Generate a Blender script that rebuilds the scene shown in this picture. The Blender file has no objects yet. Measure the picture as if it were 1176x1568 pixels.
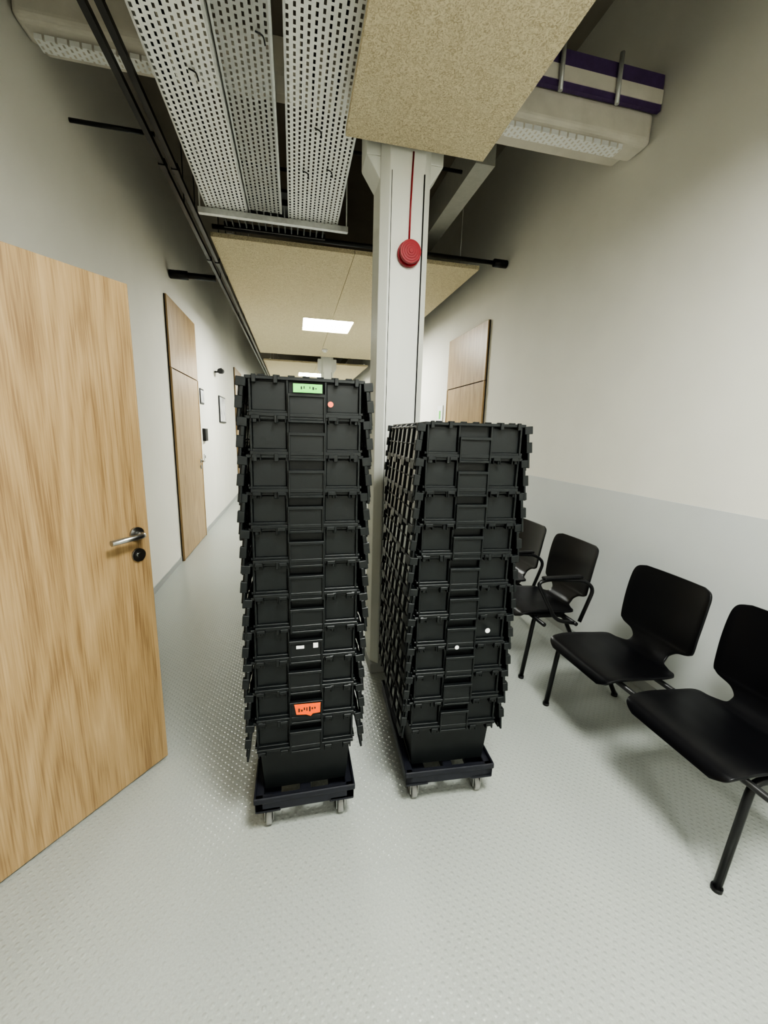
import bpy, bmesh, math, random
from mathutils import Vector, Matrix
C=bpy.context
# ------------------------------------------------------------------ materials
def newmat(name):
    m=bpy.data.materials.new(name);m.use_nodes=True
    nt=m.node_tree;b=nt.nodes['Principled BSDF'];return m,nt,b
def N(nt,t,**kw):
    n=nt.nodes.new(t)
    for k,v in kw.items(): setattr(n,k,v)
    return n
def pmat(name,col,rough=.5,metal=0,noise=0.0,nscale=30,bump=0.0,bscale=None,spec=.5,stretch=None):
    m,nt,b=newmat(name)
    b.inputs['Roughness'].default_value=rough;b.inputs['Metallic'].default_value=metal
    b.inputs['Specular IOR Level'].default_value=spec
    tc=N(nt,'ShaderNodeTexCoord');mp=N(nt,'ShaderNodeMapping')
    if stretch: mp.inputs['Scale'].default_value=stretch
    nt.links.new(tc.outputs['Object'],mp.inputs[0])
    nz=N(nt,'ShaderNodeTexNoise');nz.inputs['Scale'].default_value=nscale;nz.inputs['Detail'].default_value=4
    nt.links.new(mp.outputs[0],nz.inputs[0])
    rp=N(nt,'ShaderNodeValToRGB')
    c=Vector(col)
    rp.color_ramp.elements[0].position=.3;rp.color_ramp.elements[1].position=.7
    rp.color_ramp.elements[0].color=(*(c*(1-noise)),1);rp.color_ramp.elements[1].color=(*(c*(1+noise)),1)
    nt.links.new(nz.outputs[0],rp.inputs[0]);nt.links.new(rp.outputs[0],b.inputs['Base Color'])
    if bump:
        n2=nz
        if bscale:
            n2=N(nt,'ShaderNodeTexNoise');n2.inputs['Scale'].default_value=bscale;n2.inputs['Detail'].default_value=5
            nt.links.new(mp.outputs[0],n2.inputs[0])
        bp=N(nt,'ShaderNodeBump');bp.inputs['Strength'].default_value=bump;bp.inputs['Distance'].default_value=.01
        nt.links.new(n2.outputs[0],bp.inputs['Height']);nt.links.new(bp.outputs[0],b.inputs['Normal'])
    return m
def emis(name,col,s):
    m,nt,b=newmat(name);b.inputs['Base Color'].default_value=(*col,1)
    b.inputs['Emission Color'].default_value=(*col,1);b.inputs['Emission Strength'].default_value=s
    return m
M_wall=pmat('wall_paint',(.73,.715,.655),.75,noise=.02,nscale=3,bump=.06,bscale=180)
M_ceil=pmat('ceiling_concrete',(.24,.215,.18),.9,noise=.08,nscale=4,bump=.1)
M_base=pmat('baseboard_grey',(.36,.37,.36),.5)
M_black=pmat('black_plastic',(.0095,.0115,.012),.40,noise=.15,nscale=25,bump=.03,bscale=400,spec=.45)
M_lid=pmat('black_plastic_smooth',(.0095,.0115,.012),.15,noise=.15,nscale=25,spec=.9)
M_dolly=pmat('dolly_plastic',(.014,.015,.022),.45,noise=.15,nscale=30)
M_blkmetal=pmat('black_metal',(.01,.01,.011),.35)
M_shell=pmat('black_lacquer_plywood',(.005,.005,.0065),.36,noise=.2,nscale=8,spec=.4)
M_white=pmat('white_paint',(.68,.69,.645),.55,noise=.05,nscale=6,bump=.15,bscale=25,stretch=(1,1,.15))
M_whitepl=pmat('white_plaster',(.68,.645,.57),.8,noise=.06,nscale=8,bump=.2,bscale=20)
M_grey=pmat('grey_steel_beam',(.40,.40,.365),.6,noise=.05)
M_purple=pmat('purple_band',(.10,.06,.165),.6,noise=.1)
M_red=pmat('red_plastic',(.30,.01,.02),.3)
M_steel=pmat('brushed_steel',(.42,.42,.41),.3,1.0,noise=.08,nscale=60)
M_galv=pmat('galvanised',(.60,.61,.60),.42,.6,noise=.08,nscale=40)
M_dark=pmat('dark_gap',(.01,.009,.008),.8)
M_wheel=pmat('grey_rubber',(.25,.25,.24),.5)
M_green=pmat('green_label',(.16,.62,.12),.5,noise=.1)
M_orange=pmat('orange_label',(.95,.13,.02),.5,noise=.05)
M_wlabel=pmat('white_label',(.8,.8,.78),.5)
M_ink=pmat('ink',(.02,.02,.02),.6)
M_pinkdot=pmat('red_dot_sticker',(.85,.16,.08),.5)
M_glass=pmat('poster_print',(.55,.56,.58),.2,noise=.3,nscale=9)
M_led=emis('led_panel_emission',(.975,1,.95),90)
def woodwool():
    m,nt,b=newmat('wood_wool_board');b.inputs['Roughness'].default_value=.95
    tc=N(nt,'ShaderNodeTexCoord');n1=N(nt,'ShaderNodeTexNoise');n1.inputs['Scale'].default_value=60;n1.inputs['Detail'].default_value=3;n1.inputs['Distortion'].default_value=2.5
    nt.links.new(tc.outputs['Object'],n1.inputs[0])
    r=N(nt,'ShaderNodeValToRGB');e=r.color_ramp.elements
    e[0].position=.32;e[0].color=(.47,.395,.26,1);e[1].position=.6;e[1].color=(.74,.665,.48,1)
    nt.links.new(n1.outputs[0],r.inputs[0])
    nt.links.new(r.outputs[0],b.inputs['Base Color'])
    bp=N(nt,'ShaderNodeBump');bp.inputs['Strength'].default_value=.4;bp.inputs['Distance'].default_value=.006
    nt.links.new(n1.outputs[0],bp.inputs['Height']);nt.links.new(bp.outputs[0],b.inputs['Normal'])
    return m
M_wool=woodwool()
def floor_mat():
    m,nt,b=newmat('studded_rubber_floor')
    tc=N(nt,'ShaderNodeTexCoord')
    n2=N(nt,'ShaderNodeTexNoise');n2.inputs['Scale'].default_value=160;n2.inputs['Detail'].default_value=2
    mp=N(nt,'ShaderNodeMapping');mp.inputs['Rotation'].default_value=(0,0,math.radians(45));nt.links.new(tc.outputs['Object'],mp.inputs[0])
    v=N(nt,'ShaderNodeTexVoronoi');v.voronoi_dimensions='2D';v.inputs['Scale'].default_value=44;v.inputs['Randomness'].default_value=.0
    nt.links.new(tc.outputs['Object'],n2.inputs['Vector'])
    nt.links.new(mp.outputs[0],v.inputs['Vector'])
    r=N(nt,'ShaderNodeValToRGB');e=r.color_ramp.elements
    e[0].position=.3;e[0].color=(.345,.362,.338,1);e[1].position=.7;e[1].color=(.385,.403,.376,1)
    nt.links.new(n2.outputs[0],r.inputs[0]);nt.links.new(r.outputs[0],b.inputs['Base Color'])
    b.inputs['Roughness'].default_value=.24
    mr=N(nt,'ShaderNodeMapRange');mr.interpolation_type='SMOOTHSTEP';mr.inputs[1].default_value=.06;mr.inputs[2].default_value=.34;mr.inputs[3].default_value=1;mr.inputs[4].default_value=0
    nt.links.new(v.outputs['Distance'],mr.inputs[0])
    bp=N(nt,'ShaderNodeBump');bp.inputs['Strength'].default_value=.55;bp.inputs['Distance'].default_value=.0022
    nt.links.new(mr.outputs[0],bp.inputs['Height']);nt.links.new(bp.outputs[0],b.inputs['Normal'])
    return m
M_floor=floor_mat()
def wood():
    m,nt,b=newmat('oak_veneer');b.inputs['Roughness'].default_value=.42
    tc=N(nt,'ShaderNodeTexCoord')
    mp=N(nt,'ShaderNodeMapping');mp.inputs['Scale'].default_value=(4.2,4.2,.42);nt.links.new(tc.outputs['Object'],mp.inputs[0])
    n1=N(nt,'ShaderNodeTexNoise');n1.inputs['Scale'].default_value=1.0;n1.inputs['Detail'].default_value=2.5;n1.inputs['Roughness'].default_value=.3;n1.inputs['Distortion'].default_value=.3
    nt.links.new(mp.outputs[0],n1.inputs[0])
    mul=N(nt,'ShaderNodeMath',operation='MULTIPLY');mul.inputs[1].default_value=22;nt.links.new(n1.outputs[0],mul.inputs[0])
    fr=N(nt,'ShaderNodeMath',operation='PINGPONG');fr.inputs[1].default_value=1.0;nt.links.new(mul.outputs[0],fr.inputs[0])
    mp2=N(nt,'ShaderNodeMapping');mp2.inputs['Scale'].default_value=(190,190,5);nt.links.new(tc.outputs['Object'],mp2.inputs[0])
    n2=N(nt,'ShaderNodeTexNoise');n2.inputs['Scale'].default_value=1;n2.inputs['Detail'].default_value=4;nt.links.new(mp2.outputs[0],n2.inputs[0])
    mp3=N(nt,'ShaderNodeMapping');mp3.inputs['Scale'].default_value=(12,12,.45);nt.links.new(tc.outputs['Object'],mp3.inputs[0])
    n3=N(nt,'ShaderNodeTexNoise');n3.inputs['Scale'].default_value=1;n3.inputs['Detail'].default_value=2;nt.links.new(mp3.outputs[0],n3.inputs[0])
    a1=N(nt,'ShaderNodeMath',operation='MULTIPLY');a1.inputs[1].default_value=.8;nt.links.new(n2.outputs[0],a1.inputs[0])
    a0=N(nt,'ShaderNodeMath',operation='MULTIPLY_ADD');a0.inputs[1].default_value=.42;nt.links.new(n3.outputs[0],a0.inputs[0]);nt.links.new(a1.outputs[0],a0.inputs[2])
    add=N(nt,'ShaderNodeMath',operation='MULTIPLY_ADD');add.inputs[1].default_value=.19
    nt.links.new(fr.outputs[0],add.inputs[0]);nt.links.new(a0.outputs[0],add.inputs[2])
    r=N(nt,'ShaderNodeValToRGB');e=r.color_ramp.elements
    e[0].position=.48;e[0].color=(.24,.152,.074,1);e[1].position=.95;e[1].color=(.45,.32,.175,1)
    x=e.new(.68);x.color=(.36,.245,.124,1)
    nt.links.new(add.outputs[0],r.inputs[0]);nt.links.new(r.outputs[0],b.inputs['Base Color'])
    bp=N(nt,'ShaderNodeBump');bp.inputs['Strength'].default_value=.06;bp.inputs['Distance'].default_value=.003
    nt.links.new(add.outputs[0],bp.inputs['Height']);nt.links.new(bp.outputs[0],b.inputs['Normal'])
    return m
M_wood=wood()
def perf(name,col,pu=.026,pv=.032,wu=.19,wv=.30):
    m,nt,b=newmat(name);b.inputs['Roughness'].default_value=.5;b.inputs['Metallic'].default_value=.2
    b.inputs['Base Color'].default_value=(*col,1)
    tc=N(nt,'ShaderNodeTexCoord');s=N(nt,'ShaderNodeSeparateXYZ');nt.links.new(tc.outputs['Object'],s.inputs[0])
    def mth(op,a,bv=None):
        n=N(nt,'ShaderNodeMath',operation=op)
        nt.links.new(a,n.inputs[0])
        if bv is not None:
            if isinstance(bv,(int,float)): n.inputs[1].default_value=bv
            else: nt.links.new(bv,n.inputs[1])
        return n.outputs[0]
    u=mth('DIVIDE',s.outputs[0],pu);v=mth('DIVIDE',s.outputs[1],pv)
    row=mth('FLOOR',u);off=mth('MULTIPLY',mth('MODULO',mth('ABSOLUTE',row),2.0),.5)
    fu=mth('ABSOLUTE',mth('SUBTRACT',mth('FRACT',u),.5));fv=mth('ABSOLUTE',mth('SUBTRACT',mth('FRACT',mth('ADD',v,off)),.5))
    hole=mth('MULTIPLY',mth('LESS_THAN',fu,wu),mth('LESS_THAN',fv,wv))
    tr=N(nt,'ShaderNodeBsdfTransparent');mx=N(nt,'ShaderNodeMixShader');o=nt.nodes['Material Output']
    nt.links.new(hole,mx.inputs[0]);nt.links.new(b.outputs[0],mx.inputs[1]);nt.links.new(tr.outputs[0],mx.inputs[2]);nt.links.new(mx.outputs[0],o.inputs[0])
    return m
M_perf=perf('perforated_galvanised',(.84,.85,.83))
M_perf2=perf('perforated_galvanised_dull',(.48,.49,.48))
# ------------------------------------------------------------------ mesh helpers
def setm(faces,mi):
    for f in faces: f.material_index=mi
def box(bm,x0,x1,y0,y1,z0,z1,mi=0):
    v=[bm.verts.new((x,y,z)) for x in(x0,x1) for y in(y0,y1) for z in(z0,z1)]
    idx=[(0,1,3,2),(4,6,7,5),(0,4,5,1),(2,3,7,6),(0,2,6,4),(1,5,7,3)]
    fs=[bm.faces.new([v[i] for i in q]) for q in idx];setm(fs,mi);return v
def hexa(bm,pts,mi=0):
    v=[bm.verts.new(p) for p in pts]
    fs=[bm.faces.new([v[i] for i in q]) for q in((3,2,1,0),(4,5,6,7),(0,1,5,4),(1,2,6,5),(2,3,7,6),(3,0,4,7))];setm(fs,mi);return v
def tube(bm,pts,r,n=10,mi=0):
    pts=[Vector(p) for p in pts];rings=[];up=None
    for i,p in enumerate(pts):
        a=pts[i-1] if i>0 else None;b=pts[i+1] if i<len(pts)-1 else None
        t=((b-p).normalized() if b is not None else Vector())+((p-a).normalized() if a is not None else Vector())
        t.normalize()
        if up is None: up=Vector((0,0,1)) if abs(t.z)<.9 else Vector((1,0,0))
        s=t.cross(up).normalized();u=s.cross(t).normalized();up=u
        rings.append([bm.verts.new(p+(s*math.cos(k*2*math.pi/n)+u*math.sin(k*2*math.pi/n))*r) for k in range(n)])
    fs=[]
    for i in range(len(rings)-1):
        for k in range(n):
            fs.append(bm.faces.new([rings[i][k],rings[i][(k+1)%n],rings[i+1][(k+1)%n],rings[i+1][k]]))
    for f in fs: f.smooth=True
    fs.append(bm.faces.new(rings[0]));fs.append(bm.faces.new(rings[-1][::-1]))
    setm(fs,mi)
def rnd(pts,r=.03,k=5):
    pts=[Vector(p) for p in pts];o=[pts[0]]
    for i in range(1,len(pts)-1):
        p=pts[i];a=(pts[i-1]-p);b=(pts[i+1]-p);d=min(r,a.length*.45,b.length*.45)
        A=p+a.normalized()*d;Bv=p+b.normalized()*d
        for j in range(k+1):
            t=j/k;o.append(A*(1-t)**2+p*2*t*(1-t)+Bv*t*t)
    o.append(pts[-1]);return o
def mesh(bm,name):
    bmesh.ops.recalc_face_normals(bm,faces=bm.faces)
    me=bpy.data.meshes.new(name);bm.to_mesh(me);bm.free();return me
def obj(name,bm,mats,parent=None,loc=(0,0,0),rotz=0,bevel=0,seg=2):
    me=mesh(bm,name) if isinstance(bm,bmesh.types.BMesh) else bm
    if not len(me.materials):
        for m in mats: me.materials.append(m)
    o=bpy.data.objects.new(name,me);C.collection.objects.link(o)
    o.location=loc;o.rotation_euler=(0,0,rotz)
    if parent: o.parent=parent
    if bevel:
        md=o.modifiers.new('bevel','BEVEL');md.width=bevel;md.segments=seg;md.limit_method='ANGLE';md.angle_limit=.7
    return o
def empty(name,loc=(0,0,0),rotz=0):
    o=bpy.data.objects.new(name,None);C.collection.objects.link(o);o.location=loc;o.rotation_euler=(0,0,rotz);o.empty_display_size=.1;return o
def B(): return bmesh.new()
XL,XR,YB,YF,H=-1.23,2.0,-3.2,19.0,4.15
# ------------------------------------------------------------------ room shell
bm=B();box(bm,XL-.2,XR+.2,YB-.2,YF+.2,-.1,0);obj('floor',bm,[M_floor])
bm=B();box(bm,XL-.2,XR+.2,YB-.2,YF+.2,H,H+.15);obj('ceiling',bm,[M_ceil])
bm=B();box(bm,XL-.15,XL,YB-.2,YF+.2,0,H);obj('wall_left',bm,[M_wall])
M_wall2=pmat('wall_latex_wainscot',(.575,.59,.58),.42,noise=.02,nscale=3,bump=.05,bscale=160)
bm=B();box(bm,XR,XR+.15,YB-.2,YF+.2,1.13,H,0);box(bm,XR-.002,XR+.15,YB-.2,YF+.2,0,1.13,1);obj('wall_right',bm,[M_wall,M_wall2])
bm=B();box(bm,XL,XR,YF,YF+.15,0,H);obj('wall_far',bm,[M_wall])
bm=B();box(bm,XL,XR,YB-.15,YB,0,H);obj('wall_near',bm,[M_wall])
bm=B();box(bm,XL,XL+.008,YB,4.62,.0,.06);box(bm,XL,XL+.008,5.82,YF,.0,.06);obj('baseboard_left',bm,[M_base])
bm=B();box(bm,XR-.01,XR-.002,YB,4.1,.0,.06);box(bm,XR-.01,XR-.002,5.2,YF,.0,.06);obj('baseboard_right',bm,[M_base])
def walldoor(name,x,y0,y1,side,h=2.74,hs=2.05):
    w=y1-y0;e=empty(name,(x,y0,0))
    s=1 if side=='L' else -1
    def bx(bm,a,b,d0,d1,z0,z1,mi=0):
        xs=sorted((s*d0,s*d1));box(bm,xs[0],xs[1],a,b,z0,z1,mi)
    bm=B();bx(bm,0.0,w,0,.010,0,h,0);obj('gap_shade_backing',bm,[M_dark],e)  # black backing: shade of the gap round the leaf, put in as colour
    bm=B();bx(bm,.034,w-.026,.010,.026,.008,hs-.006,0);obj('leaf',bm,[M_wood],e,bevel=.002)
    bm=B();bx(bm,.0,w,.010,.026,hs+.004,h,0);bx(bm,0,.026,.010,.03,0,hs,0);bx(bm,w-.022,w,.010,.03,0,hs,0);obj('over_panel',bm,[M_wood],e,bevel=.002)
    bm=B();yy=w-.1
    tube(bm,rnd([(s*.026,yy,1.03),(s*.08,yy,1.03),(s*.08,yy-.12,1.03)],.02),.009)
    tube(bm,[(s*.026,yy,1.03),(s*.034,yy,1.03)],.026,16);tube(bm,[(s*.026,yy,.95),(s*.034,yy,.95)],.026,16)
    obj('lever_handle',bm,[M_steel],e)
    return e
walldoor('door_1',XL,4.64,5.82,'L')
walldoor('door_2',XL,9.4,10.5,'L')
walldoor('door_3',XR-.003,4.1,5.18,'R',2.63,2.03)
# ------------------------------------------------------------------ open door leaf
ang=math.atan2(.456,.36)
hinge=(-.572-.95*math.cos(ang),1.724-.95*math.sin(ang))
e=empty('door_4',(hinge[0],hinge[1],0),ang)
bm=B();box(bm,0,.95,0,.042,.008,1.948);obj('leaf',bm,[M_wood],e,bevel=.003)
bm=B()
hx=.95-.052;zz=1.043
tube(bm,[(hx,-.001,zz),(hx,-.011,zz)],.026,20)
tube(bm,rnd([(hx,-.011,zz),(hx,-.055,zz),(hx-.125,-.055,zz-.004)],.025),.0105,12)
tube(bm,[(hx,-.001,zz-.085),(hx,-.009,zz-.085)],.026,20)
tube(bm,[(hx,-.009,zz-.085),(hx,-.014,zz-.085)],.009,12)
tube(bm,[(hx,.043,zz),(hx,.053,zz)],.026,20);tube(bm,rnd([(hx,.053,zz),(hx,.097,zz),(hx-.125,.097,zz-.004)],.025),.0105,12)
obj('lever_handle',bm,[M_steel],e)
bm=B();box(bm,.949,.953,.012,.03,.9,1.12);obj('lock_plate',bm,[M_steel],e)
bm=B()
for z in(.25,1.7): tube(bm,[(-.008,-.006,z-.05),(-.008,-.006,z+.05)],.009,12)
obj('hinges',bm,[M_steel],e)
bm=B();box(bm,XL,XL+.03,hinge[1]-.02,hinge[1]+.03,0,2.7);box(bm,XL,XL+.03,hinge[1]-1.05,hinge[1]-.99,0,2.7);box(bm,XL,XL+.03,hinge[1]-.99,hinge[1]-.02,2.0,2.7)
obj('trim_1',bm,[M_wood])
bm=B();box(bm,XL,XL+.012,hinge[1]-.99,hinge[1]-.02,0,2.0);obj('doorway_shade_sheet',bm,[M_dark])  # flat black sheet on the solid wall, painted shade of the doorway recess
# ------------------------------------------------------------------ pillars
def pillar(name,x0,x1,y0,y1):
    e=empty(name,((x0+x1)/2,(y0+y1)/2,0))
    hw,hd=(x1-x0)/2,(y1-y0)/2;c=.04
    def ring(bm,w,d,z): return [bm.verts.new(p) for p in((-w+c,-d,z),(w-c,-d,z),(w,-d+c,z),(w,d-c,z),(w-c,d,z),(-w+c,d,z),(-w,d-c,z),(-w,-d+c,z))]
    bm=B();a=ring(bm,hw,hd,0);b=ring(bm,hw,hd,H-.01)
    for i in range(8): bm.faces.new([a[i],a[(i+1)%8],b[(i+1)%8],b[i]])
    bm.faces.new(a[::-1]);bm.faces.new(b);obj('shaft',bm,[M_white],e,bevel=.003)
    bm=B()
    for s in(-1,1):
        hexa(bm,[(s*(hw-.01),-hd+.05,2.70),(s*hw,-hd+.05,2.70),(s*hw,hd-.05,2.70),(s*(hw-.01),hd-.05,2.70),
                 (s*(hw-.01),-hd+.05,2.80),(s*(hw+.07),-hd+.05,2.80),(s*(hw+.07),hd-.05,2.80),(s*(hw-.01),hd-.05,2.80)])
        xs=sorted((s*(hw-.01),s*(hw+.07)));box(bm,xs[0],xs[1],-hd+.05,hd-.05,2.80,3.0)
    obj('capital_brackets',bm,[M_white],e,bevel=.004)
    bm=B();box(bm,-hw-.004,hw+.004,-hd-.004,hd+.004,0,.06);obj('skirting',bm,[M_base],e)
    bm=B();tube(bm,[(hw-.044,-hd-.003,.06),(hw-.044,-hd-.003,2.72)],.0035,6);tube(bm,[(-hw+.05,-hd-.001,.06),(-hw+.05,-hd-.001,2.72)],.0015,6);obj('cable',bm,[M_dark],e)
    return e
pillar('pillar',.44,.70,2.20,2.46)
pillar('pillar',.60,.86,9.2,9.46)
e=empty('fire_alarm_siren',(.585,2.196,2.35))
bm=B();tube(bm,[(0,.003,0),(0,-.02,0)],.06,32);tube(bm,[(0,-.02,0),(0,-.05,0)],.054,32)
for r in(.045,.034,.023,.012): tube(bm,[(0,-.05,0),(0,-.05-.01*(1-r/.05)-.002,0)],r,28)
obj('sounder_body',bm,[M_red],e,bevel=.002)
bm=B();tube(bm,[(.002,-.0,.055),(.004,-.0,.25),(.010,-.0,.46)],.0045,8);obj('red_cable',bm,[M_red],e)
# ------------------------------------------------------------------ acoustic panels + lights
def panel(name,x0,x1,y0,y1,z,lights=(),mods=1.2,t=.035):
    e=empty(name,(0,0,0));bm=B()
    nx=max(1,round((x1-x0)/mods));holes=lights
    xs=sorted(set([x0,x1]+[v for l in holes for v in l[:2]]+[x0+(x1-x0)*i/nx for i in range(nx+1)]))
    ys=sorted(set([y0,y1]+[v for l in holes for v in l[2:]]))
    for i in range(len(xs)-1):
        for j in range(len(ys)-1):
            cx,cy=(xs[i]+xs[i+1])/2,(ys[j]+ys[j+1])/2
            if any(l[0]<cx<l[1] and l[2]<cy<l[3] for l in holes): continue
            seam=any(abs(xs[i]-(x0+(x1-x0)*k/nx))<1e-4 for k in range(1,nx))
            box(bm,xs[i]+(.004 if seam else 0),xs[i+1],ys[j],ys[j+1],z,z+t)
    obj('board',bm,[M_wool],e)
    bm=B();xr=(x0+.14,x1-.08)
    for x in xr: box(bm,x-.02,x+.02,y0+.05,y1-.05,z+t+.002,z+t+.03)
    y=y0+.3
    while y<y1:
        for x in xr: tube(bm,[(x,y,z+t),(x,y,H)],.004,6)
        y+=1.5
    obj('hanger_rails',bm,[M_galv],e)
    return e
panel('acoustic_ceiling_panel',.255,.944,-3.1,2.16,2.80,[(.30,.90,-.15,.45),(.30,.90,-2.6,-2.0)],mods=.8)
panel('acoustic_ceiling_panel',-.645,1.74,3.9,9.0,3.0,[(.15,.86,6.12,6.83)])
panel('acoustic_ceiling_panel',-.645,1.74,9.9,18.6,3.0,[(.15,.86,11.6,12.3),(.15,.86,16.4,17.1)])
def led(x0,x1,y0,y1,z):
    e=empty('led_ceiling_light',((x0+x1)/2,(y0+y1)/2,z));w=(x1-x0)/2-.003;d=(y1-y0)/2-.003
    bm=B();box(bm,-w,w,-d,d,.012,.03);obj('housing',bm,[M_wlabel],e)
    bm=B();box(bm,-w+.012,w-.012,-d+.012,d-.012,.004,.0115);obj('diffuser',bm,[M_led],e)
for l in((.30,.90,-.15,.45,2.80),(.30,.90,-2.6,-2.0,2.80),(.15,.86,6.12,6.83,3.0),(.15,.86,11.6,12.3,3.0),(.15,.86,16.4,17.1,3.0)): led(*l)
e=empty('smoke_detector',(.60,8.2,2.998));bm=B();tube(bm,[(0,0,0),(0,0,-.03)],.055,24);tube(bm,[(0,0,-.03),(0,0,-.05)],.035,24);obj('detector_body',bm,[M_wlabel],e)
# ------------------------------------------------------------------ perforated cable trays overhead
def tray(name,x0,x1,y0,y1,z,h=.05,mat=M_perf):
    e=empty(name,(x0,y0,z));bm=B()
    w=x1-x0;l=y1-y0
    v=[bm.verts.new(p) for p in((0,0,0),(w,0,0),(w,l,0),(0,l,0))];bm.faces.new(v);obj('perforated_base',bm,[mat],e)
    bm=B();box(bm,-.002,.001,0,l,0,h);box(bm,w-.001,w+.002,0,l,0,h);box(bm,0,.008,0,l,-.002,.001);box(bm,w-.008,w,0,l,-.002,.001)
    obj('side_flanges',bm,[M_galv],e)
    return e
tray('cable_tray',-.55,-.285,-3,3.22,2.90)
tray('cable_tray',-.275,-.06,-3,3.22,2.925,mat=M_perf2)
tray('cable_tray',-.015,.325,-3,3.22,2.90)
e=empty('tray_support_rail',(0,0,0));bm=B()
box(bm,-.60,.40,3.2,3.235,2.86,2.895)
for x in(-.59,.39): tube(bm,[(x,3.215,2.86),(x,3.215,H)],.005,6)
obj('rails',bm,[M_galv],e)
e=empty('cable_bundle',(0,0,0));bm=B()
random.seed(4)
for k in range(9):
    x=-.52+.025*k if k<5 else .06+.05*(k-5)
    pts=[(x+random.uniform(-.01,.01),y*.5-3,2.92+random.uniform(0,.012)) for y in range(0,13)]
    tube(bm,pts,.007,6)
for x,y in((.06,.9),(.1,1.6),(.12,2.3),(-.33,1.3),(-.4,2.1),(.2,2.6),(.07,2.65),(-.12,1.9)):
    z=2.9 if not -.28<x<-.06 else 2.925
    tube(bm,rnd([(x,y,z-.003),(x+.03,y,z-.012),(x+.035,y+.01,z-.035)],.01,3),.003,6)
obj('cables',bm,[M_blkmetal],e)
e=empty('ventilation_grille',(0,0,0));bm=B()
for i in range(16): box(bm,-.5+i*.05,-.49+i*.05,3.36,3.79,3.04,3.06)
for y in(3.34,3.58,3.78): box(bm,-.52,.28,y,y+.015,3.035,3.075)
box(bm,-.52,.28,3.34,3.80,3.12,3.14)
obj('louvres',bm,[M_blkmetal],e)
# transverse boxed ducts across the corridor (left part and right part)
def ducts(a,b,yc,zc,trayy,trayz,xa,xb):
    e=empty('boxed_duct',(0,0,0));bm=B()
    box(bm,a,b,yc-.085,yc+.085,zc-.085,zc+.085)
    obj('plastered_casing',bm,[M_whitepl],e,bevel=.035,seg=5)
    bm=B();box(bm,a,b,yc+.095,yc+.22,zc-.03,zc+.15);obj('rear_casing',bm,[M_whitepl],e,bevel=.02,seg=3)
    e2=empty('cable_tray',(xa,trayy,trayz));bm=B();w=xb-xa
    v=[bm.verts.new(p) for p in((0,0,0),(w,0,0),(w,.08,0),(0,.08,0))];bm.faces.new(v)
    v=[bm.verts.new(p) for p in((0,0,0),(w,0,0),(w,0,.022),(0,0,.022))];bm.faces.new(v)
    obj('perforated_base',bm,[M_perf],e2)
ducts(XL+.003,.38,2.62,3.35,2.60,3.235,XL+.06,-.3)
ducts(.80,XR-.005,2.33,3.17,2.235,3.035,1.0,XR-.2)
e=empty('banded_pipe_boards',(0,0,0))
bm=B();box(bm,1.0,XR-.005,2.215,2.24,3.232,3.262,0);box(bm,1.0,XR-.005,2.21,2.235,3.262,3.328,1);box(bm,1.0,XR-.005,2.215,2.24,3.328,3.40,0)
obj('banded_boards',bm,[M_purple,M_whitepl],e)
bm=B()
for x in(1.36,1.70): tube(bm,[(x,2.195,3.20),(x,2.195,3.43)],.012,8)
obj('brackets',bm,[M_galv],e)
bm=B();box(bm,1.32,1.50,-3.1,2.15,3.6,3.8);obj('ceiling_beam',bm,[M_grey])
bm=B();box(bm,1.22,1.36,2.9,18.8,3.25,3.5);obj('ceiling_beam',bm,[M_grey])
for (x,z) in((-.675,2.985),(-.745,3.0)):
    e=empty('suspended_black_rail',(0,0,0));bm=B()
    box(bm,x-.014,x+.014,-3.1,14,z-.014,z+.014)
    for y in(-.6,1.0,2.05,3.5,5,6.5,8): tube(bm,[(x,y,z),(x,y,H)],.004,6)
    for y in(1.62,3.0,4.4): box(bm,x-.019,x+.019,y-.03,y+.03,z-.019,z+.019)
    obj('rails',bm,[M_blkmetal],e)
def conduit(segs,name='black_conduit'):
    e=empty(name,(0,0,0));bm=B()
    for pts,r in segs: tube(bm,pts,r,10)
    obj('conduits',bm,[M_blkmetal],e)
conduit([([(-.62,3.85,3.055),(1.99,3.85,3.055)],.018),([(1.86,3.85,3.055),(1.99,3.85,3.055)],.035)])
conduit([([(-1.22,4.9,3.0),(-.78,4.9,3.0)],.03),([(-1.22,4.9,3.0),(-1.05,4.9,3.0)],.042)])
conduit([([(-1.22,3.0,3.15),(-.78,3.0,3.15)],.012)])
conduit([([(-.5,3.5,3.35),(.42,3.5,3.35)],.012)]);conduit([([(.2,3.1,3.3),(1.2,3.1,3.3)],.012)])
conduit([([(.76,2.62,3.12),(1.0,3.5,3.12)],.022)])
conduit([(rnd([(1.0,3.3,3.05),(.80,3.2,2.95),(.82,3.5,2.9),(1.1,3.78,3.0)],.15,8),.01)],'hanging_cable')
for x,y in((-.15,3.3),(.3,3.45),(.95,3.4),(1.1,3.7)): conduit([([(x,y,3.2),(x,y,H-.003)],.004)],'hanger_rod')
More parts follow.
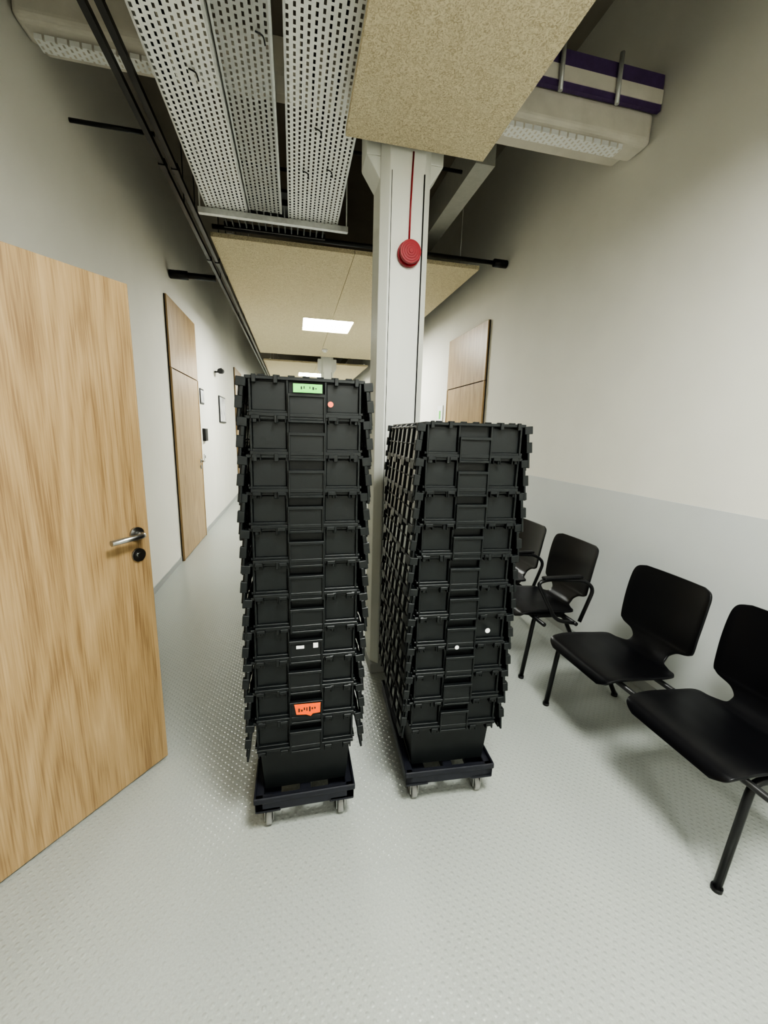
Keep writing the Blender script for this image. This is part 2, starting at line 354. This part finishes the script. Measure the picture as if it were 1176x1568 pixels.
# ------------------------------------------------------------------ wall bits
def plate(name,x,y0,y1,z0,z1,mat,mat2=None,t=.02,s=1,b=.02):
    e=empty(name,(x,(y0+y1)/2,(z0+z1)/2));hy,hz=(y1-y0)/2,(z1-z0)/2;bm=B()
    xs=sorted((0,s*t));box(bm,xs[0],xs[1],-hy,hy,-hz,hz,0)
    if mat2:
        xs=sorted((s*t,s*(t+.002)));box(bm,xs[0],xs[1],-hy+b,hy-b,-hz+b,hz-b,1)
    obj('plate',bm,[mat,mat2 or mat],e);return e
plate('picture_frame',XL+.001,7.4,8.0,1.56,2.0,M_ink,M_glass)
plate('room_sign',XL+.001,6.0,6.22,1.78,1.98,M_ink,M_glass,.01)
plate('intercom_box',XL+.001,6.05,6.2,1.28,1.45,M_ink,None,.04)
plate('light_switch',XL+.001,6.05,6.13,1.02,1.1,M_wlabel,M_ink,.01)
plate('room_sign',XR-.003,5.35,5.55,1.60,1.85,M_wlabel,M_green,.01,-1,b=.07)
plate('wall_plate',XR-.0005,.98,1.18,1.2,1.36,M_wall,None,.004,-1)
e=empty('security_camera',(XL,7.2,2.35));bm=B();tube(bm,rnd([(0.0,0,.0),(.1,0,.0),(.1,0,.06)],.03),.012);tube(bm,[(.1,-.12,.0),(.1,.06,.02)],.04,14);obj('camera_body',bm,[M_ink],e)
# ------------------------------------------------------------------ crates
def crate_mesh():
    bm=B()
    hz=.31;wt,dt,wb,db=.168,.275,.148,.250
    def ring(w,d,z): return [bm.verts.new(p) for p in((-w,-d,z),(w,-d,z),(w,d,z),(-w,d,z))]
    a=ring(wb,db,0);b=ring(wt,dt,hz);c=ring(wt-.004,dt-.004,hz);d=ring(wb-.004,db-.004,.005)
    for p,q in((a,b),(b,c),(c,d)):
        for i in range(4): bm.faces.new([p[i],p[(i+1)%4],q[(i+1)%4],q[i]])
    bm.faces.new(a[::-1]);bm.faces.new(d)
    def fr(w,d,w2,d2,z0,z1):
        box(bm,-w,w,-d,-d2,z0,z1);box(bm,-w,w,d2,d,z0,z1);box(bm,-w,-w2,-d2,d2,z0,z1);box(bm,w2,w,-d2,d2,z0,z1)
    fr(.178,.292,.1655,.272,.300,.310)
    fr(.174,.288,.161,.266,.205,.213)
    for s in(-1,1):
        Y=lambda a,b:(min(s*a,s*b),max(s*a,s*b))
        box(bm,-.168,.168,*Y(.266,.298),.194,.206)
        for x in(-.168,-.060,.054,.160): box(bm,x,x+.007,*Y(.268,.290),.205,.302)
        for x0,x1 in((-.160,-.062),(.062,.160)):
            box(bm,x0,x1,*Y(.268,.279),.213,.296)
        box(bm,-.053,.053,*Y(.266,.274),.262,.300)
        box(bm,-.053,.053,*Y(.268,.296),.186,.258)
        box(bm,-.056,.056,*Y(.286,.302),.254,.264)
        box(bm,-.056,-.050,*Y(.286,.302),.178,.256);box(bm,.050,.056,*Y(.286,.302),.178,.256)
        box(bm,-.056,.056,*Y(.268,.300),.178,.186)
        for x in(-.150,-.075,.078,.145):
            box(bm,x-.014,x+.014,*Y(.286,.302),.186,.197);box(bm,x-.014,x-.010,*Y(.28,.302),.176,.197);box(bm,x+.010,x+.014,*Y(.28,.302),.176,.197)
        for x in(-.152,-.09,.09,.152): box(bm,x-.006,x+.006,*Y(.288,.298),.290,.3135)
        for i in range(7): box(bm,-.13+i*.043-.01,-.13+i*.043+.01,*Y(.280,.293),.309,.314)
    for s in(-1,1):
        hx=.180
        for k in range(6):
            y=-.24+k*.096
            tube(bm,[(s*hx,y-.02,.298),(s*hx,y+.02,.298)],.008,8)
        tube(bm,[(s*hx,-.285,.298),(s*hx,.285,.298)],.0045,6)
        th=math.radians(5.5);L=.150
        def P(l,o,y):
            return (s*(hx+.003+l*math.sin(th)+o*math.cos(th)),y,.300-l*math.cos(th)+o*math.sin(th))
        def lb(l0,l1,o0,o1,y0,y1,mi=0):
            hexa(bm,[P(l1,o0,y0),P(l1,o1,y0),P(l1,o1,y1),P(l1,o0,y1),P(l0,o0,y0),P(l0,o1,y0),P(l0,o1,y1),P(l0,o0,y1)],mi)
        lb(.012,.125,.001,.006,-.275,.275,1)
        lb(.004,.012,0,.009,-.282,.282);lb(.062,.068,0,.009,-.28,.28);lb(.116,.126,0,.010,-.282,.282)
        n=7
        for k in range(n+1):
            y=-.278+k*.556/n
            lb(.006,.126,0,.0115,y-.0055,y+.0055)
        for k in range(n):
            y=-.278+(k+.5)*.556/n
            if k%2==0: lb(.12,L,0,.009,y-.030,y+.030)
            else: lb(.12,.132,0,.008,y-.032,y+.032)
        for y0,y1 in((-.294,-.276),(.276,.294)):
            lb(-.004,.022,-.010,.019,y0,y1);lb(.022,.050,-.004,.006,y0,y1);lb(.050,.086,-.004,.017,y0,y1);lb(.086,L-.012,0,.007,y0,y1)
    me=mesh(bm,'crate');me.materials.append(M_black);me.materials.append(M_lid);return me
CM=crate_mesh()
PITCH=.1146
def dolly(loc,rot):
    e=empty('wheeled_dolly',loc,rot);bm=B();w,d=.178,.30
    for a in((-w,w,-d,-d+.03),(-w,w,d-.03,d),(-w,-w+.03,-d,d),(w-.03,w,-d,d)): box(bm,*a,.105,.150)
    for a in((-w-.004,w+.004,-d-.004,-d+.004),(-w-.004,w+.004,d-.004,d+.004),(-w-.004,-w+.004,-d,d),(w-.004,w+.004,-d,d)): box(bm,*a,.140,.163)
    box(bm,-w+.01,w-.01,-.03,.03,.110,.148);box(bm,-.02,.02,-d+.01,d-.01,.112,.146)
    for sx in(-1,1):
        for sy in(-1,1): box(bm,sx*(w-.045)-.045,sx*(w-.045)+.045,sy*(d-.05)-.05,sy*(d-.05)+.05,.098,.12)
    obj('frame',bm,[M_dolly],e,bevel=.004)
    bm=B();b2=B()
    for sx in(-1,1):
        for sy in(-1,1):
            x,y=sx*(w-.045),sy*(d-.055)
            tube(b2,[(x-.011,y,.031),(x+.011,y,.031)],.031,20)
            tube(bm,[(x-.017,y,.031),(x+.017,y,.031)],.007,8)
            box(bm,x-.017,x-.013,y-.018,y+.018,.022,.085);box(bm,x+.013,x+.017,y-.018,y+.018,.022,.085);box(bm,x-.02,x+.02,y-.022,y+.022,.083,.098)
    obj('casters',bm,[M_steel],e,bevel=.001);obj('wheels',b2,[M_wheel],e,bevel=.004)
    return e
def stack(loc,rot,n,seed,drift):
    random.seed(seed)
    e=empty('plastic_crate_stack',loc,rot)
    for i in range(n):
        obj('crate_%d'%(i+1),CM,[M_black],e,(drift[0]*i/(n-1)+random.uniform(-.003,.003),random.uniform(-.003,.003),.151+i*PITCH),math.radians(random.uniform(-.5,.5)),bevel=.0012,seg=1)
    return e
def label(e,name,mats,x,z,w,h,i,y=-.305,shape='r'):
    bm=B()
    if shape=='c': tube(bm,[(x,y,z),(x,y-.001,z)],w,20)
    elif shape=='torn':
        pts=[(-.5,.5),(.5,.46),(.48,-.3),(.2,-.34),(.12,-.52),(-.05,-.36),(-.42,-.30)]
        v=[bm.verts.new((x+a*w,y,z+b*h)) for a,b in pts];bm.faces.new(v)
        v2=[bm.verts.new((x+a*w,y+.001,z+b*h)) for a,b in pts];bm.faces.new(v2[::-1])
        for k in range(7): bm.faces.new([v[k],v[(k+1)%7],v2[(k+1)%7],v2[k]])
    else: box(bm,x-w/2,x+w/2,y-.001,y,z-h/2,z+h/2)
    if len(mats)>1:
        random.seed(i)
        for k in range(7):
            if random.random()<.2: continue
            xx=x-w*.34+k*w*.10;hh=h*random.uniform(.06,.2);z0=z+random.uniform(.0,.12)*h;box(bm,xx,xx+w*random.uniform(.03,.06),y-.0016,y-.0008,z0-hh,z0+hh,1)
    obj(name,bm,mats,e)
LY=1.27+.295
SL=stack((.028,LY,0),math.radians(0),11,3,(.010,0))
dolly((.022,LY,0),0)
label(SL,'green_label',[M_green,M_ink],.014,.151+10*PITCH+.278,.085,.025,1)
label(SL,'dot_sticker',[M_pinkdot],.082,.151+10*PITCH+.235,.0085,0,2,-.2995,'c')
label(SL,'orange_label',[M_orange,M_ink],.004,.151+1*PITCH+.236,.090,.050,3,shape='torn')
label(SL,'paper_scrap',[M_wlabel],-.018,.151+3*PITCH+.246,.026,.011,4)
label(SL,'paper_scrap',[M_wlabel],.033,.151+3*PITCH+.249,.016,.018,4)
SR=stack((.602,LY,0),math.radians(-3.0),10,9,(.010,0))
dolly((.600,LY,0),math.radians(-3))
label(SR,'dot_sticker',[M_wlabel],.105,.151+3*PITCH+.248,.0095,0,2,-.2995,'c')
label(SR,'dot_sticker',[M_wlabel],-.012,.151+3*PITCH+.19,.008,0,2,-.304,'c')
# ------------------------------------------------------------------ chairs
def interp(tab,t):
    n=len(tab)-1;f=t*n;i=min(int(f),n-1);u=f-i
    def g(k): return tab[max(0,min(n,k))]
    a,b,c,d=g(i-1),g(i),g(i+1),g(i+2)
    cr=lambda p0,p1,p2,p3:.5*((2*p1)+(-p0+p2)*u+(2*p0-5*p1+4*p2-p3)*u*u+(-p0+3*p1-3*p2+p3)*u**3)
    return tuple(cr(a[k],b[k],c[k],d[k]) for k in range(len(b)))
PROF=[(0.000,.418,.150,0),(.006,.436,.186,0),(.030,.452,.200,.002),(.10,.455,.205,.005),(.18,.447,.207,.008),(.26,.438,.207,.010),
(.33,.433,.203,.012),(.358,.434,.188,.012),(.372,.438,.150,.010),(.390,.446,.108,.010),(.408,.462,.100,.012),(.420,.480,.102,.013),(.431,.503,.130,.014),(.437,.520,.182,.018),(.444,.54,.199,.02),
(.456,.61,.203,.025),(.470,.68,.205,.028),(.482,.745,.204,.028),(.491,.79,.200,.026),(.496,.815,.185,.024),(.498,.828,.150,.022)]
def chair(y,leg=None,arms=False,beam=(-.26,.26)):
    e=empty('waiting_room_chair',(1.257,y,0))
    bm=B();NT,NU=90,14;rows=[]
    for i in range(NT+1):
        x,z,w,l=interp(PROF,i/NT)
        x2,z2,_,_=interp(PROF,min(1,i/NT+.01));x1,z1,_,_=interp(PROF,max(0,i/NT-.01))
        t=Vector((x2-x1,0,z2-z1)).normalized();nrm=Vector((-t.z,0,t.x))
        rows.append([bm.verts.new(Vector((x,u*w,z))+nrm*l*(abs(u*w)/.2)**2) for u in [-1+2*j/NU for j in range(NU+1)]])
    for i in range(NT):
        for j in range(NU):
            f=bm.faces.new([rows[i][j],rows[i][j+1],rows[i+1][j+1],rows[i+1][j]]);f.smooth=True
    o=obj('seat_shell',bm,[M_shell],e)
    md=o.modifiers.new('s','SOLIDIFY');md.thickness=.011;md.offset=0
    md=o.modifiers.new('b','BEVEL');md.width=.003;md.segments=2;md.limit_method='ANGLE';md.angle_limit=.9
    bm=B();a,b=beam
    for xx,zz in((.12,.405),(.33,.392)): tube(bm,[(xx,a,zz),(xx,b,zz)],.012,10)
    for yy in(-.14,.14):
        tube(bm,rnd([(.05,yy,.428),(.12,yy,.415),(.33,yy,.405),(.41,yy*.5,.43),(.445,yy*.5,.52),(.467,yy*.5,.60)],.03),.009,8)
    if leg is not None:
        yy=leg
        tube(bm,rnd([(.085,yy,.010),(.135,yy,.405),(.33,yy,.395),(.53,yy,.010)],.04),.0125,12)
        for fx in(.085,.53): tube(bm,[(fx,yy,.0),(fx,yy,.014)],.017,12)
    if arms:
        for yy in(-.245,.245):
            tube(bm,rnd([(.33,yy,.392),(.20,yy,.42),(.06,yy,.655),(.12,yy,.672),(.36,yy,.655),(.43,yy,.60),(.36,yy,.40)],.05),.011,10)
    obj('frame',bm,[M_blkmetal],e)
    if arms:
        bm=B()
        for yy in(-.245,.245): box(bm,.09,.34,yy-.02,yy+.02,.672,.688)
        obj('arm_pads',bm,[M_shell],e,bevel=.007)
    return e
chair(.975,leg=-.18,beam=(-.24,.245))
chair(1.465,leg=.27,beam=(-.245,.28))
chair(2.13,leg=-.14,arms=True,beam=(-.26,.25))
chair(2.64,leg=.2,beam=(-.255,.26))
# ------------------------------------------------------------------ world
w=bpy.data.worlds.new('world');C.scene.world=w;w.use_nodes=True
w.node_tree.nodes['Background'].inputs[0].default_value=(.5,.52,.5,1);w.node_tree.nodes['Background'].inputs[1].default_value=.05
# ------------------------------------------------------------------ camera
f=615.;roll=.028;vp=(450,660);CX,CY=588,784
d=Vector(((vp[0]-CX)/f,-(vp[1]-CY)/f,-1)).normalized()
h=Vector((math.cos(roll),-math.sin(roll),0));u=h.cross(-d);u=-u if u.y<0 else u;u.normalize();xx=d.cross(u)
cd=bpy.data.cameras.new('camera');cam=bpy.data.objects.new('camera',cd);C.collection.objects.link(cam)
M=Matrix((xx,d,u)).to_4x4();M.translation=(0,0,1.45);cam.matrix_world=M
cd.sensor_fit='VERTICAL';cd.sensor_height=36;cd.lens=f/1568*36;cd.clip_start=.02
C.scene.camera=cam
C.scene.view_settings.view_transform='AgX'
C.scene.view_settings.look='AgX - High Contrast'
